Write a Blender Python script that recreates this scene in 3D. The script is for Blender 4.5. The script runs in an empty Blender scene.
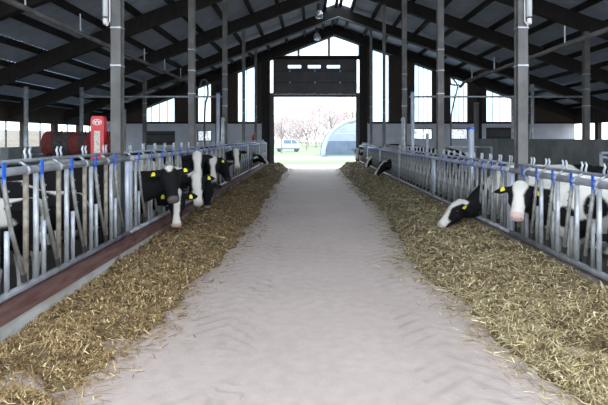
import bpy, math, random
import numpy as np
from mathutils import Vector, Matrix, noise

random.seed(7)
rng = np.random.default_rng(7)
S = bpy.context.scene
C = S.collection

# ------------------------------------------------------------------ camera
F = 480.0                       # focal length in pixels of a 608 px wide frame
CAM_H = 1.65
VPX, VPY = 311.0, 138.0         # where the aisle runs to in the photograph
cd = bpy.data.cameras.new('camera')
cam = bpy.data.objects.new('camera', cd); C.objects.link(cam)
cam.location = (0, 0, CAM_H)
cam.rotation_euler = (math.radians(90), 0, 0)
cd.sensor_width = 36.0
cd.lens = 36.0 * F / 608.0
cd.shift_x = -(VPX - 304.0) / 608.0
cd.shift_y = -(202.5 - VPY) / 608.0
cd.clip_start = 0.05; cd.clip_end = 500
S.camera = cam

# ------------------------------------------------------------------ light: overcast sky
w = bpy.data.worlds.new('overcast_sky'); S.world = w
w.use_nodes = True
bg = w.node_tree.nodes['Background']
bg.inputs['Color'].default_value = (0.85, 0.925, 1.0, 1)
bg.inputs['Strength'].default_value = 3.6
S.view_settings.view_transform = 'Standard'
S.view_settings.look = 'None'
S.view_settings.gamma = 1.0
S.view_settings.use_curve_mapping = False
S.view_settings.exposure = 0.35
S.cycles.use_denoising = True
S.cycles.max_bounces = 10
S.cycles.diffuse_bounces = 6
S.cycles.transparent_max_bounces = 16

# ------------------------------------------------------------------ materials
def mat(name, col, rough=0.7, metal=0.0, col2=None, scale=6.0, lo=0.4, hi=0.6, detail=5.0, bump=0.0, bscale=60.0,
        spec=0.5, stretch=None):
    m = bpy.data.materials.new(name); m.use_nodes = True
    nt = m.node_tree; b = nt.nodes['Principled BSDF']
    b.inputs['Base Color'].default_value = (*col, 1)
    b.inputs['Roughness'].default_value = rough
    b.inputs['Metallic'].default_value = metal
    b.inputs['Specular IOR Level'].default_value = spec
    tc = nt.nodes.new('ShaderNodeTexCoord')
    vec = tc.outputs['Object']
    if stretch:
        mp = nt.nodes.new('ShaderNodeMapping'); mp.inputs['Scale'].default_value = stretch
        nt.links.new(vec, mp.inputs['Vector']); vec = mp.outputs['Vector']
    if col2 is not None:
        n = nt.nodes.new('ShaderNodeTexNoise'); n.inputs['Scale'].default_value = scale; n.inputs['Detail'].default_value = detail
        nt.links.new(vec, n.inputs['Vector'])
        r = nt.nodes.new('ShaderNodeValToRGB')
        r.color_ramp.elements[0].position = lo; r.color_ramp.elements[1].position = hi
        r.color_ramp.elements[0].color = (*col, 1); r.color_ramp.elements[1].color = (*col2, 1)
        nt.links.new(n.outputs['Fac'], r.inputs['Fac']); nt.links.new(r.outputs['Color'], b.inputs['Base Color'])
    if bump:
        n2 = nt.nodes.new('ShaderNodeTexNoise'); n2.inputs['Scale'].default_value = bscale; n2.inputs['Detail'].default_value = 4
        nt.links.new(vec, n2.inputs['Vector'])
        bp = nt.nodes.new('ShaderNodeBump'); bp.inputs['Strength'].default_value = bump; bp.inputs['Distance'].default_value = 0.02
        nt.links.new(n2.outputs['Fac'], bp.inputs['Height']); nt.links.new(bp.outputs['Normal'], b.inputs['Normal'])
    return m

def attr_mat(name, rough=0.8, bump=0.0, bscale=80, spec=0.3):
    m = mat(name, (0.5, 0.5, 0.5), rough, bump=bump, bscale=bscale, spec=spec)
    nt = m.node_tree
    a = nt.nodes.new('ShaderNodeVertexColor'); a.layer_name = 'col'
    nt.links.new(a.outputs['Color'], nt.nodes['Principled BSDF'].inputs['Base Color'])
    return m

def glass_mat(name, tint, transp=0.85, kind='glossy'):
    m = bpy.data.materials.new(name); m.use_nodes = True
    nt = m.node_tree; nt.nodes.remove(nt.nodes['Principled BSDF'])
    out = nt.nodes['Material Output']
    t = nt.nodes.new('ShaderNodeBsdfTransparent'); t.inputs['Color'].default_value = (*tint, 1)
    g = nt.nodes.new('ShaderNodeBsdfGlossy' if kind == 'glossy' else 'ShaderNodeBsdfTranslucent')
    g.inputs['Color'].default_value = (*tint, 1)
    if kind == 'glossy': g.inputs['Roughness'].default_value = 0.1
    mx = nt.nodes.new('ShaderNodeMixShader'); mx.inputs['Fac'].default_value = 1 - transp
    nt.links.new(t.outputs[0], mx.inputs[1]); nt.links.new(g.outputs[0], mx.inputs[2]); nt.links.new(mx.outputs[0], out.inputs['Surface'])
    return m

M = {}
M['galv'] = mat('galvanised_steel', (0.34, 0.37, 0.42), 0.45, 0.55, (0.50, 0.53, 0.58), 9, bump=0.1)
M['rail'] = mat('weathered_rail_steel', (0.27, 0.29, 0.32), 0.5, 0.35, (0.40, 0.42, 0.46), 7, bump=0.1)
M['tube_bright'] = mat('bright_galvanised_tube', (0.52, 0.57, 0.64), 0.4, 0.3, (0.36, 0.38, 0.40), 8)
M['tube_dull'] = mat('dull_galvanised_tube', (0.34, 0.36, 0.39), 0.45, 0.3, (0.22, 0.225, 0.23), 8)
M['tube_worn'] = mat('worn_brown_tube', (0.33, 0.31, 0.27), 0.6, 0.25, (0.17, 0.13, 0.09), 14, lo=0.35, hi=0.7)
M['tube_grey'] = mat('dull_grey_tube', (0.30, 0.31, 0.31), 0.5, 0.3, (0.20, 0.20, 0.185), 12)
M['sleeve'] = mat('pale_zinc_sleeve', (0.52, 0.58, 0.70), 0.45, 0.25, (0.42, 0.46, 0.55), 5)
M['blue'] = mat('blue_plastic', (0.02, 0.14, 0.72), 0.4, col2=(0.03, 0.10, 0.5), scale=10)
M['rubber'] = mat('black_rubber', (0.02, 0.02, 0.025), 0.8)
M['column'] = mat('painted_grey_column', (0.098, 0.098, 0.098), 0.6, 0.1, (0.145, 0.145, 0.145), 3)
M['beam'] = mat('dark_timber_beam', (0.012, 0.010, 0.010), 0.85, col2=(0.020, 0.017, 0.016), scale=4, stretch=(3, 3, 0.6))
M['clad'] = mat('dark_brown_cladding', (0.040, 0.030, 0.024), 0.85, col2=(0.058, 0.044, 0.036), scale=5, stretch=(6, 1, 0.4))
M['sheet'] = mat('fibre_cement_sheet', (0.50, 0.57, 0.68), 0.85, col2=(0.38, 0.43, 0.52), scale=2.2, lo=0.3, hi=0.7)
M['skylight'] = glass_mat('translucent_ridge_sheet', (0.92, 0.96, 1.0), 0.45, 'translucent')
M['glass'] = glass_mat('window_glass', (0.90, 0.96, 1.0), 0.90)
M['frosted'] = glass_mat('frosted_ribbed_panel', (0.86, 0.94, 1.0), 0.25, 'translucent')
M['whitewall'] = mat('whitewashed_block', (0.60, 0.63, 0.70), 0.8, col2=(0.52, 0.545, 0.60), scale=1.5, bump=0.15, bscale=20)
M['concrete'] = mat('grey_concrete', (0.22, 0.235, 0.24), 0.85, col2=(0.16, 0.17, 0.17), scale=2.0, bump=0.2)
M['kerb'] = mat('pale_kerb_concrete', (0.55, 0.55, 0.54), 0.8, col2=(0.42, 0.41, 0.39), scale=4, bump=0.2)
M['kerb_brown'] = mat('stained_kerb_concrete', (0.20, 0.165, 0.145), 0.85, col2=(0.13, 0.105, 0.095), scale=4, bump=0.2)
M['redbeam'] = mat('red_brown_timber', (0.115, 0.048, 0.042), 0.8, col2=(0.17, 0.095, 0.085), scale=5, stretch=(2, 0.5, 4), bump=0.2)
M['frame'] = mat('dark_window_frame', (0.06, 0.065, 0.075), 0.6)
M['door'] = mat('dark_sectional_door', (0.042, 0.044, 0.050), 0.5, col2=(0.058, 0.06, 0.068), scale=1.5)
M['red'] = mat('red_enamel', (0.62, 0.025, 0.04), 0.35, col2=(0.5, 0.02, 0.03), scale=4)
M['white'] = mat('white_print', (0.75, 0.75, 0.75), 0.5)
M['cream'] = mat('cream_plate', (0.60, 0.58, 0.52), 0.5, col2=(0.36, 0.33, 0.30), scale=40, lo=0.5, hi=0.62)
M['bristle_red'] = mat('red_bristles', (0.11, 0.010, 0.010), 0.9, col2=(0.055, 0.007, 0.007), scale=40)
M['bristle_black'] = mat('black_bristles', (0.012, 0.011, 0.012), 0.9, col2=(0.03, 0.025, 0.025), scale=40)
M['tag'] = mat('yellow_ear_tag', (0.80, 0.72, 0.05), 0.4)
M['eye'] = mat('dark_eye', (0.006, 0.005, 0.005), 0.08)
M['nostril'] = mat('nostril', (0.05, 0.025, 0.025), 0.5)
M['coat'] = attr_mat('cow_coat', 0.85, 0.25, 120, 0.12)
M['straw'] = attr_mat('straw_blades', 0.6, spec=0.4)
M['mound'] = mat('chopped_feed', (0.085, 0.060, 0.030), 0.9, col2=(0.21, 0.155, 0.078), scale=26, lo=0.35, hi=0.68, detail=8, bump=1.0, bscale=45)
M['stall_floor'] = mat('wet_stall_floor', (0.07, 0.07, 0.065), 0.6, col2=(0.11, 0.10, 0.09), scale=2)
M['grass'] = mat('pale_grass', (0.17, 0.25, 0.13), 0.95, col2=(0.22, 0.28, 0.16), scale=0.6)
M['track'] = mat('pale_farm_track', (0.55, 0.52, 0.50), 0.95, col2=(0.42, 0.40, 0.38), scale=0.8)
M['field'] = mat('stubble_field', (0.19, 0.135, 0.09), 0.95, col2=(0.25, 0.18, 0.125), scale=0.3)
M['bark'] = mat('bare_bark', (0.24, 0.20, 0.20), 0.9, col2=(0.30, 0.26, 0.25), scale=3)
M['twig'] = mat('bare_twigs', (0.46, 0.37, 0.39), 0.9, col2=(0.54, 0.45, 0.46), scale=1)
M['hoop'] = mat('pale_green_steel', (0.36, 0.44, 0.47), 0.5)
M['sheeting'] = mat('grey_blue_sheeting', (0.20, 0.25, 0.34), 0.7, col2=(0.25, 0.30, 0.38), scale=1)
M['cover'] = glass_mat('translucent_cover', (0.75, 0.78, 0.84), 0.0, 'translucent')
M['tarp_light'] = mat('pale_grey_sheeting', (0.50, 0.52, 0.57), 0.7, col2=(0.55, 0.57, 0.61), scale=1)
M['van'] = mat('white_van_paint', (0.7, 0.7, 0.7), 0.35)
M['tyre'] = mat('tyre', (0.07, 0.07, 0.075), 0.8)
M['van_glass'] = mat('van_glass', (0.16, 0.22, 0.30), 0.15)
M['tubelight'] = mat('opal_tube_cover', (0.72, 0.76, 0.80), 0.3)
M['lampglass'] = mat('silver_reflector', (0.55, 0.55, 0.57), 0.25, 0.6, (0.75, 0.75, 0.76), 12)

def floor_material():
    m = mat('aisle_concrete', (0.50, 0.415, 0.38), 0.75, col2=(0.56, 0.472, 0.435), scale=0.8, lo=0.3, hi=0.7, bump=0.25, bscale=35)
    nt = m.node_tree; b = nt.nodes['Principled BSDF']
    ramp = [n for n in nt.nodes if n.type == 'VALTORGB'][0]
    tc = [n for n in nt.nodes if n.type == 'TEX_COORD'][0]
    sep = nt.nodes.new('ShaderNodeSeparateXYZ'); nt.links.new(tc.outputs['Object'], sep.inputs[0])
    def math_(op, a, bb=None):
        n = nt.nodes.new('ShaderNodeMath'); n.operation = op
        for i, v in enumerate((a, bb)):
            if v is None: continue
            if isinstance(v, (int, float)): n.inputs[i].default_value = v
            else: nt.links.new(v, n.inputs[i])
        return n.outputs[0]
    nz = nt.nodes.new('ShaderNodeTexNoise'); nz.inputs['Scale'].default_value = 3.0; nz.inputs['Detail'].default_value = 4
    nt.links.new(tc.outputs['Object'], nz.inputs['Vector'])
    jit = math_('MULTIPLY', math_('SUBTRACT', nz.outputs['Fac'], 0.5), 0.30)
    x, y = math_('ADD', sep.outputs['X'], jit), math_('ADD', sep.outputs['Y'], jit)
    total = None
    for xt in (-0.74, 1.05):
        d = math_('ABSOLUTE', math_('SUBTRACT', x, xt))
        wave = math_('SINE', math_('MULTIPLY', math_('ADD', y, math_('MULTIPLY', d, 0.8)), 2 * math.pi / 0.19))
        strip = math_('LESS_THAN', d, 0.30)
        lug = math_('MULTIPLY', math_('MAXIMUM', math_('ADD', wave, -0.05), 0.0), strip)
        total = lug if total is None else math_('ADD', total, lug)
    n = nt.nodes.new('ShaderNodeTexNoise'); n.inputs['Scale'].default_value = 1.3; n.inputs['Detail'].default_value = 6
    nt.links.new(tc.outputs['Object'], n.inputs['Vector'])
    amt = math_('MULTIPLY', math_('MULTIPLY', total, math_('MAXIMUM', math_('SUBTRACT', n.outputs['Fac'], 0.40), 0.0)), 1.6)
    dirt = nt.nodes.new('ShaderNodeMixRGB'); dirt.inputs['Color2'].default_value = (0.20, 0.18, 0.18, 1)
    nt.links.new(amt, dirt.inputs['Fac']); nt.links.new(ramp.outputs['Color'], dirt.inputs['Color1'])
    # fine speckle of chaff and grit
    n3 = nt.nodes.new('ShaderNodeTexNoise'); n3.inputs['Scale'].default_value = 9; n3.inputs['Detail'].default_value = 8
    nt.links.new(tc.outputs['Object'], n3.inputs['Vector'])
    r3 = nt.nodes.new('ShaderNodeValToRGB'); r3.color_ramp.elements[0].position = 0.35; r3.color_ramp.elements[1].position = 0.7
    r3.color_ramp.elements[0].color = (0.90, 0.90, 0.90, 1); r3.color_ramp.elements[1].color = (1.04, 1.035, 1.03, 1)
    nt.links.new(n3.outputs['Fac'], r3.inputs['Fac'])
    mul = nt.nodes.new('ShaderNodeMixRGB'); mul.blend_type = 'MULTIPLY'; mul.inputs['Fac'].default_value = 1
    nt.links.new(dirt.outputs['Color'], mul.inputs['Color1']); nt.links.new(r3.outputs['Color'], mul.inputs['Color2'])
    nt.links.new(mul.outputs['Color'], b.inputs['Base Color'])
    return m
M['floor'] = floor_material()

# ------------------------------------------------------------------ mesh helpers
class MB:
    def __init__(s): s.v = []; s.f = []
    def add(s, vs, fs):
        o = len(s.v); s.v += [tuple(p) for p in vs]; s.f += [tuple(i + o for i in f) for f in fs]; return s
    def box(s, x0, x1, y0, y1, z0, z1):
        return s.add([(x0,y0,z0),(x1,y0,z0),(x1,y1,z0),(x0,y1,z0),(x0,y0,z1),(x1,y0,z1),(x1,y1,z1),(x0,y1,z1)],
                     [(3,2,1,0),(4,5,6,7),(0,1,5,4),(1,2,6,5),(2,3,7,6),(3,0,4,7)])
    def prism_xz(s, poly, y0, y1):
        n = len(poly); a = 0
        for i in range(n): a += poly[i][0]*poly[(i+1)%n][1] - poly[(i+1)%n][0]*poly[i][1]
        if a < 0: poly = poly[::-1]
        vs = [(x, y0, z) for x, z in poly] + [(x, y1, z) for x, z in poly]
        fs = [tuple(range(n)), tuple(range(2*n-1, n-1, -1))] + [(i, i+n, (i+1)%n+n, (i+1)%n) for i in range(n)]
        return s.add(vs, fs)
    def prism_yz(s, poly, x0, x1):
        n = len(poly); a = 0
        for i in range(n): a += poly[i][0]*poly[(i+1)%n][1] - poly[(i+1)%n][0]*poly[i][1]
        if a < 0: poly = poly[::-1]
        vs = [(x0, y, z) for y, z in poly] + [(x1, y, z) for y, z in poly]
        fs = [tuple(range(n-1, -1, -1)), tuple(range(n, 2*n))] + [(i, (i+1)%n, (i+1)%n+n, i+n) for i in range(n)]
        return s.add(vs, fs)
    def tube(s, pts, r, n=10, r2=None, up=None, power=2.0):
        """loft along a polyline; r may be a list; r2 = radius along the second axis"""
        P = [Vector(p) for p in pts]; k = len(P)
        R = r if isinstance(r, (list, tuple)) else [r]*k
        R2 = R if r2 is None else (r2 if isinstance(r2, (list, tuple)) else [r2]*k)
        T = []
        for i in range(k):
            t = (P[min(i+1, k-1)] - P[max(i-1, 0)])
            T.append(t.normalized() if t.length > 1e-9 else Vector((0, 0, 1)))
        ref = Vector(up) if up is not None else (Vector((0, 0, 1)) if abs(T[0].z) < 0.9 else Vector((1, 0, 0)))
        vs = []
        b = None
        for i in range(k):
            if up is not None or b is None:
                nrm = ref - T[i]*ref.dot(T[i])
                if nrm.length < 1e-6: nrm = T[i].orthogonal()
                nrm.normalize()
            else:
                nrm = b - T[i]*b.dot(T[i]); nrm.normalize()
            b = nrm
            side = T[i].cross(nrm)
            for j in range(n):
                a = 2*math.pi*j/n; ca, sa = math.cos(a), math.sin(a)
                if power != 2.0:
                    ca = math.copysign(abs(ca)**(2/power), ca); sa = math.copysign(abs(sa)**(2/power), sa)
                vs.append(P[i] + side*(R[i]*ca) + nrm*(R2[i]*sa))
        fs = []
        for i in range(k-1):
            for j in range(n):
                fs.append((i*n+j, i*n+(j+1)%n, (i+1)*n+(j+1)%n, (i+1)*n+j))
        fs.append(tuple(range(n-1, -1, -1))); fs.append(tuple(range((k-1)*n, k*n)))
        return s.add(vs, fs)
    def ball(s, c, rx, ry=None, rz=None, n=10, m=7, axes=None):
        ry = rx if ry is None else ry; rz = rx if rz is None else rz
        A = axes or (Vector((1,0,0)), Vector((0,1,0)), Vector((0,0,1))); c = Vector(c)
        vs = [c - A[2]*rz]
        for i in range(1, m):
            t = -math.pi/2 + math.pi*i/m
            for j in range(n):
                a = 2*math.pi*j/n
                vs.append(c + A[0]*(rx*math.cos(t)*math.cos(a)) + A[1]*(ry*math.cos(t)*math.sin(a)) + A[2]*(rz*math.sin(t)))
        vs.append(c + A[2]*rz); L = len(vs)-1
        fs = [(0, 1+(j+1)%n, 1+j) for j in range(n)]
        for i in range(m-2):
            for j in range(n):
                fs.append((1+i*n+j, 1+i*n+(j+1)%n, 1+(i+1)*n+(j+1)%n, 1+(i+1)*n+j))
        fs += [(L, 1+(m-2)*n+j, 1+(m-2)*n+(j+1)%n) for j in range(n)]
        return s.add(vs, fs)
    def mesh(s, name, m=None, smooth=False):
        me = bpy.data.meshes.new(name); me.from_pydata(s.v, [], s.f); me.update()
        if m is not None: me.materials.append(M[m] if isinstance(m, str) else m)
        if smooth: me.polygons.foreach_set('use_smooth', [True]*len(me.polygons))
        return me

def smooth_path(pts, k=6):
    P = [Vector(p) for p in pts]; out = []
    for i in range(len(P)-1):
        a, b, c, d = P[max(i-1, 0)], P[i], P[i+1], P[min(i+2, len(P)-1)]
        for j in range(k):
            t = j/k
            out.append(0.5*((2*b) + (c-a)*t + (2*a-5*b+4*c-d)*t*t + (3*b-a-3*c+d)*t**3))
    return out + [P[-1]]
def obj(name, me, parent=None, loc=(0, 0, 0), rot=None):
    o = bpy.data.objects.new(name, me); C.objects.link(o)
    o.location = loc
    if rot: o.rotation_euler = rot
    if parent: o.parent = parent
    return o
def empty(name, loc=(0, 0, 0), rot=None):
    o = obj(name, None, None, loc, rot); o.empty_display_size = 0.2; return o
def tag(o, label=None, cat=None, group=None, kind=None):
    if label: o['label'] = label
    if cat: o['category'] = cat
    if group: o['group'] = group
    if kind: o['kind'] = kind
    return o
def part(name, mb, m, parent, loc=(0, 0, 0), smooth=False, rot=None):
    return obj(name, mb.mesh(name, m, smooth), parent, loc, rot)

# ------------------------------------------------------------------ the barn's main measures
YW = 26.4                       # inner face of the far gable
Y0 = 0.6                        # unseen front, left open to brighten the foreground; the camera stands just outside
XL, XR = -11.5, 14.5            # side walls
RX, RZ, SL, SR = 1.26, 7.3, 0.385, 0.352       # ridge and slopes of the rafters' underside
FRAMES = [0.7, 2.4, 6.4, 10.4, 14.4, 18.4, 22.4]
FZ = -0.20                      # floor the cows stand on
XFL, ZTL, ZBL = -2.43, 1.377, 0.389            # left feed fence: rail line, top and bottom rail heights
XFR, ZTR, ZBR = 2.66, 1.222, 0.397
def roof_z(x): return RZ - (SL*(RX-x) if x < RX else SR*(x-RX))
def gx(px): return (px - VPX) * YW / F          # photo column -> metres on the gable
def gz(py): return CAM_H - (py - VPY) * YW / F

# floor ---------------------------------------------------------------------
part_floor = obj('floor', MB().box(-2.35, 2.58, -6, YW+0.3, -0.3, 0).mesh('floor', 'floor'))
tag(part_floor, 'pale concrete drive aisle with faint tractor tyre marks', kind='structure')
for nm, x0, x1, lb in (('floor_left', XL, -2.55, 'dark wet stall floor left of the aisle'), ('floor_right', 2.78, XR, 'dark wet stall floor right of the aisle')):
    tag(obj(nm, MB().box(x0, x1, -6, YW, FZ-0.2, FZ).mesh(nm, 'stall_floor')), lb, kind='structure')
# kerbs the fences stand on, and the red-brown timber plate of the left one
tag(obj('kerb_left', MB().box(-2.56, -2.352, -6, YW, FZ-0.2, 0.23).mesh('kerb', 'kerb')), 'pale concrete kerb under the left feed fence', kind='structure')
tag(obj('kerb_right', MB().box(2.582, 2.78, -6, YW, FZ-0.2, 0.345).mesh('kerb', 'kerb_brown')), 'concrete kerb under the right feed fence', kind='structure')
for i, (y0, y1) in enumerate(((-5.9, 2.38), (2.4, 6.38), (6.4, 10.38), (10.4, 14.38), (14.4, 18.38), (18.4, 22.38), (22.4, YW-0.01))):
    b = obj('timber_plate', MB().box(-2.50, -2.325, y0, y1, 0.232, 0.345).mesh('timber_plate', 'redbeam'), bpy.data.objects['kerb_left'])

# ground outside ------------------------------------------------------------
tag(obj('ground', MB().box(-160, 160, YW+0.31, 200, -0.4, -0.02).mesh('ground', 'grass')), 'pale green meadow outside the far door', kind='structure')
tag(obj('ground_left', MB().box(-160, XL-0.3, -60, YW+0.3, -0.5, -0.25).mesh('ground_left', 'field')), 'brown stubble field left of the barn', kind='structure')
tag(obj('ground_right', MB().box(XR+0.3, 160, -60, YW+0.3, -0.5, -0.25).mesh('ground_right', 'field')), 'brown stubble field right of the barn', kind='structure')
tag(obj('yard', MB().box(XL-0.3, XR+0.3, -60, -6.01, -0.5, -0.02).mesh('yard', 'track')), 'concrete yard in front of the barn', kind='structure')
tag(obj('farm_track', MB().box(-60, 60, 36.5, 44, -0.3, 0.0).mesh('farm_track', 'track')), 'pale farm track crossing the meadow outside', kind='structure')
tag(obj('door_apron', MB().box(-3.2, 3.6, YW+0.32, 29.5, -0.3, 0.0).mesh('door_apron', 'track')), 'pale concrete apron outside the far door', kind='structure')

bank = MB().prism_xz([(-160, -0.4), (-22, -0.4), (-22, -0.2), (-62, 3.3), (-160, 3.6)], -60, 200)
tag(obj('field_bank', bank.mesh('field_bank', 'field')), 'brown field rising to the left outside the barn', kind='structure')
# ------------------------------------------------------------------ far gable wall
T = 0.22
ZW = gz(122.8)                     # top of the light lower wall
strips = []                      # (x0, x1, [open z intervals])
wins_up = [(143, 175), (197, 211.5), (237, 256), (372, 389.6), (414, 433), (450, 468.6), (486, 515)]
low_left = {(143, 175): None, (197, 211.5): (130, 141.5)}
DOOR = (270, 359.5)
def win_top(px): return roof_z(gx(px)) - 0.02
wall_up = MB(); wall_low = MB()
def strip(xa, xb, opens):
    """opens: list of (z0, z1 or None for up to the roof line)"""
    edges = [FZ-0.2]
    ops = sorted(opens, key=lambda o: o[0])
    cuts = []; z = FZ-0.2
    for (a, b) in ops:
        cuts.append((z, a)); z = b
        if b is None: break
    if z is not None: cuts.append((z, 'roof'))
    for (a, b) in cuts:
        def top(x): return roof_z(x) + 0.72 if b == 'roof' else b
        # light wall below ZW, cladding above
        if a < ZW:
            zb = min(ZW, b) if b != 'roof' else ZW
            if zb - a > 0.01: wall_low.box(xa, xb, YW, YW+T, a, zb)
        a2 = max(a, ZW)
        if b == 'roof' or b > a2 + 0.01:
            xs = [xa, xb] if not (xa < RX < xb) else [xa, RX, xb]
            wall_up.prism_xz([(xa, a2), (xb, a2)] + [(x, top(x)) for x in reversed(xs)], YW, YW+T)
px_edges = [(None, 143), (143, 175), (175, 197), (197, 211.5), (211.5, 237), (237, 256), (256, 270), (270, 359.5), (359.5, 372), (372, 389.6),
            (389.6, 414), (414, 433), (433, 450), (450, 468.6), (468.6, 486), (486, 515), (515, None)]
low_open = {143: (131, 145), 197: (130, 141.5), 414: (128.3, 139.5), 450: (128.3, 139.5), 486: (127.5, 140)}
for a, b in px_edges:
    xa = XL if a is None else gx(a); xb = XR if b is None else gx(b)
    ops = []
    if a in low_open:
        y0, y1 = low_open[a]; ops.append((gz(y1), gz(y0)))
    if (a, b) == DOOR:
        strips.append((xa, xb)); ops = [(FZ-0.2, None)]
        continue
    if (a, b) in wins_up: ops.append((ZW, 'win'))
    if ops and ops[-1][1] == 'win':
        # the sloping window heads: cladding band between the window and the roof
        za, zb = roof_z(xa), roof_z(xb)
        wall_up.prism_xz([(xa, za), (xb, zb), (xb, zb+0.72), (xa, za+0.72)], YW, YW+T)
        ops[-1] = (ZW, None)
    strip(xa, xb, ops)
# head of the apex window above the door
xa, xb = gx(270), gx(359.5)
wall_up.prism_xz([(xa, roof_z(xa)), (RX, RZ), (RX, RZ+0.72), (xa, roof_z(xa)+0.72)], YW, YW+T)
wall_up.prism_xz([(RX, RZ), (xb, roof_z(xb)), (xb, roof_z(xb)+0.72), (RX, RZ+0.72)], YW, YW+T)
wb = obj('wall_back', wall_low.mesh('wall_back', 'whitewall'))
tag(wb, 'far gable wall, whitewashed below and dark boarded above', kind='structure')
obj('cladding', wall_up.mesh('cladding', 'clad'), wb)
zl = gz(57)
# lintel beam, jamb posts, mid rail
part('lintel', MB().box(xa-0.02, xb+0.02, YW-0.10, YW+T+0.02, zl-0.12, zl+0.04), 'beam', wb)
for p0, p1 in ((262, 270), (359.5, 367)):
    part('jamb_post', MB().box(gx(p0), gx(p1), YW-0.16, YW-0.002, 0.0, roof_z(gx((p0+p1)/2))-0.05), 'beam', wb)
part('cladding_sill', MB().box(XL+0.02, gx(261.5), YW-0.05, YW-0.002, ZW-0.05, ZW+0.06), 'beam', wb)
part('cladding_sill', MB().box(gx(368), XR-0.02, YW-0.05, YW-0.002, ZW-0.05, ZW+0.06), 'beam', wb)
for p0, p1 in ((197-8, 197-3), (262-46, 262-41), (437, 442), (477, 481)):
    part('gable_post', MB().box(gx(p0), gx(p1), YW-0.14, YW-0.052, 0.0, roof_z(gx((p0+p1)/2))-0.3), 'beam', wb)

wn = [0]
def window(px0, px1, zbot, ztop0, ztop1, nm, label, apex=None, material='glass'):
    """framed glazed opening in the gable with sloping head, nm mullions"""
    wn[0] += 1
    x0, x1 = gx(px0), gx(px1)
    e = empty('window_%d' % wn[0], (x0, YW, zbot)); tag(e, label, kind='structure')
    def top(x):
        return ztop0 + (ztop1-ztop0)*(x-x0)/(x1-x0)
    xs = [x0 + (x1-x0)*i/(nm+1) for i in range(nm+2)]
    if apex:
        xs = apex
        top = lambda x: roof_z(x)
    f = 0.05; mw = 0.055 if apex else 0.013
    fm = MB()
    fm.prism_xz([(0, 0), (x1-x0, 0), (x1-x0, f), (0, f)], 0.06, 0.14)
    if top(x0)-zbot > 0.1: fm.prism_xz([(0, f), (f, f), (f, top(x0+f)-zbot), (0, top(x0)-zbot)], 0.06, 0.14)
    if top(x1)-zbot > 0.1: fm.prism_xz([(x1-x0-f, f), (x1-x0, f), (x1-x0, top(x1)-zbot), (x1-x0-f, top(x1-f)-zbot)], 0.06, 0.14)
    knots = [x0] + ([RX] if apex else []) + [x1]
    for a, b in zip(knots, knots[1:]):
        fm.prism_xz([(a-x0, top(a)-zbot-f), (b-x0, top(b)-zbot-f), (b-x0, top(b)-zbot), (a-x0, top(a)-zbot)], 0.062, 0.138)
    obj('window_frame', fm.mesh('window_frame', 'frame'), e)
    for x in xs[1:-1]:
        obj('mullion', MB().prism_xz([(x-x0-mw, f), (x-x0+mw, f), (x-x0+mw, top(x+mw)-zbot-f), (x-x0-mw, top(x-mw)-zbot-f)], 0.07, 0.13).mesh('mullion', 'frame'), e)
    for a, b in zip(xs, xs[1:]):
        poly = [(a-x0, 0.02), (b-x0, 0.02), (b-x0, max(top(b)-zbot-0.02, 0.03))]
        if a < RX < b and apex: poly.append((RX-x0, RZ-zbot-0.02))
        poly.append((a-x0, max(top(a)-zbot-0.02, 0.021)))
        obj('pane', MB().prism_xz(poly, 0.096, 0.104).mesh('pane', material), e)
    return e
up_labels = ['short wide gable window with sloping head, far left of the door', 'narrow tall gable window behind the third left column',
             'tall gable window just left of the door jamb', 'tallest gable window just right of the door jamb',
             'tall gable window, second right of the door', 'gable window third right of the door, behind the bent pipe',
             'wide low gable window furthest right']
for (a, b), nmul, lb in zip(wins_up, (3, 1, 1, 0, 3, 3, 3), up_labels):
    window(a, b, ZW, roof_z(gx(a)), roof_z(gx(b)), nmul, lb, material='frosted')
window(270, 359.5, zl+0.04, 0, 0, 0, 'gable peak window above the door with two dark mullions', apex=[gx(270), gx(298.5), gx(329), gx(359.5)], material='frosted')
for k, lb in ((197, 'small low window in the white wall left of the door'), (414, 'small low window in the white wall beneath the second right gable window'), (450, 'small low window in the white wall beneath the bent pipe')):
    y0, y1 = low_open[k]; b = dict((p[0], p[1]) for p in px_edges if p[0])[k]
    window(k, b, gz(y1), gz(y0), gz(y0), 0 if k != 414 else 1, lb)
for k, lb, n in ((143, 'dark closed hatch in the white wall at left', 1), (486, 'dark closed hatch in the white wall at right', 2)):
    y0, y1 = low_open[k]; b = dict((p[0], p[1]) for p in px_edges if p[0])[k]
    h = obj('wall_hatch', MB().box(gx(k), gx(b), YW+0.08, YW+0.13, gz(y1), gz(y0)).mesh('wall_hatch', 'door'), wb)
    for i in range(2):
        obj('hatch_batten', MB().box(gx(k)+0.02, gx(b)-0.02, YW+0.05, YW+0.079, gz(y1)+0.1+0.45*i, gz(y1)+0.2+0.45*i).mesh('hatch_batten', 'clad'), h)

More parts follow.
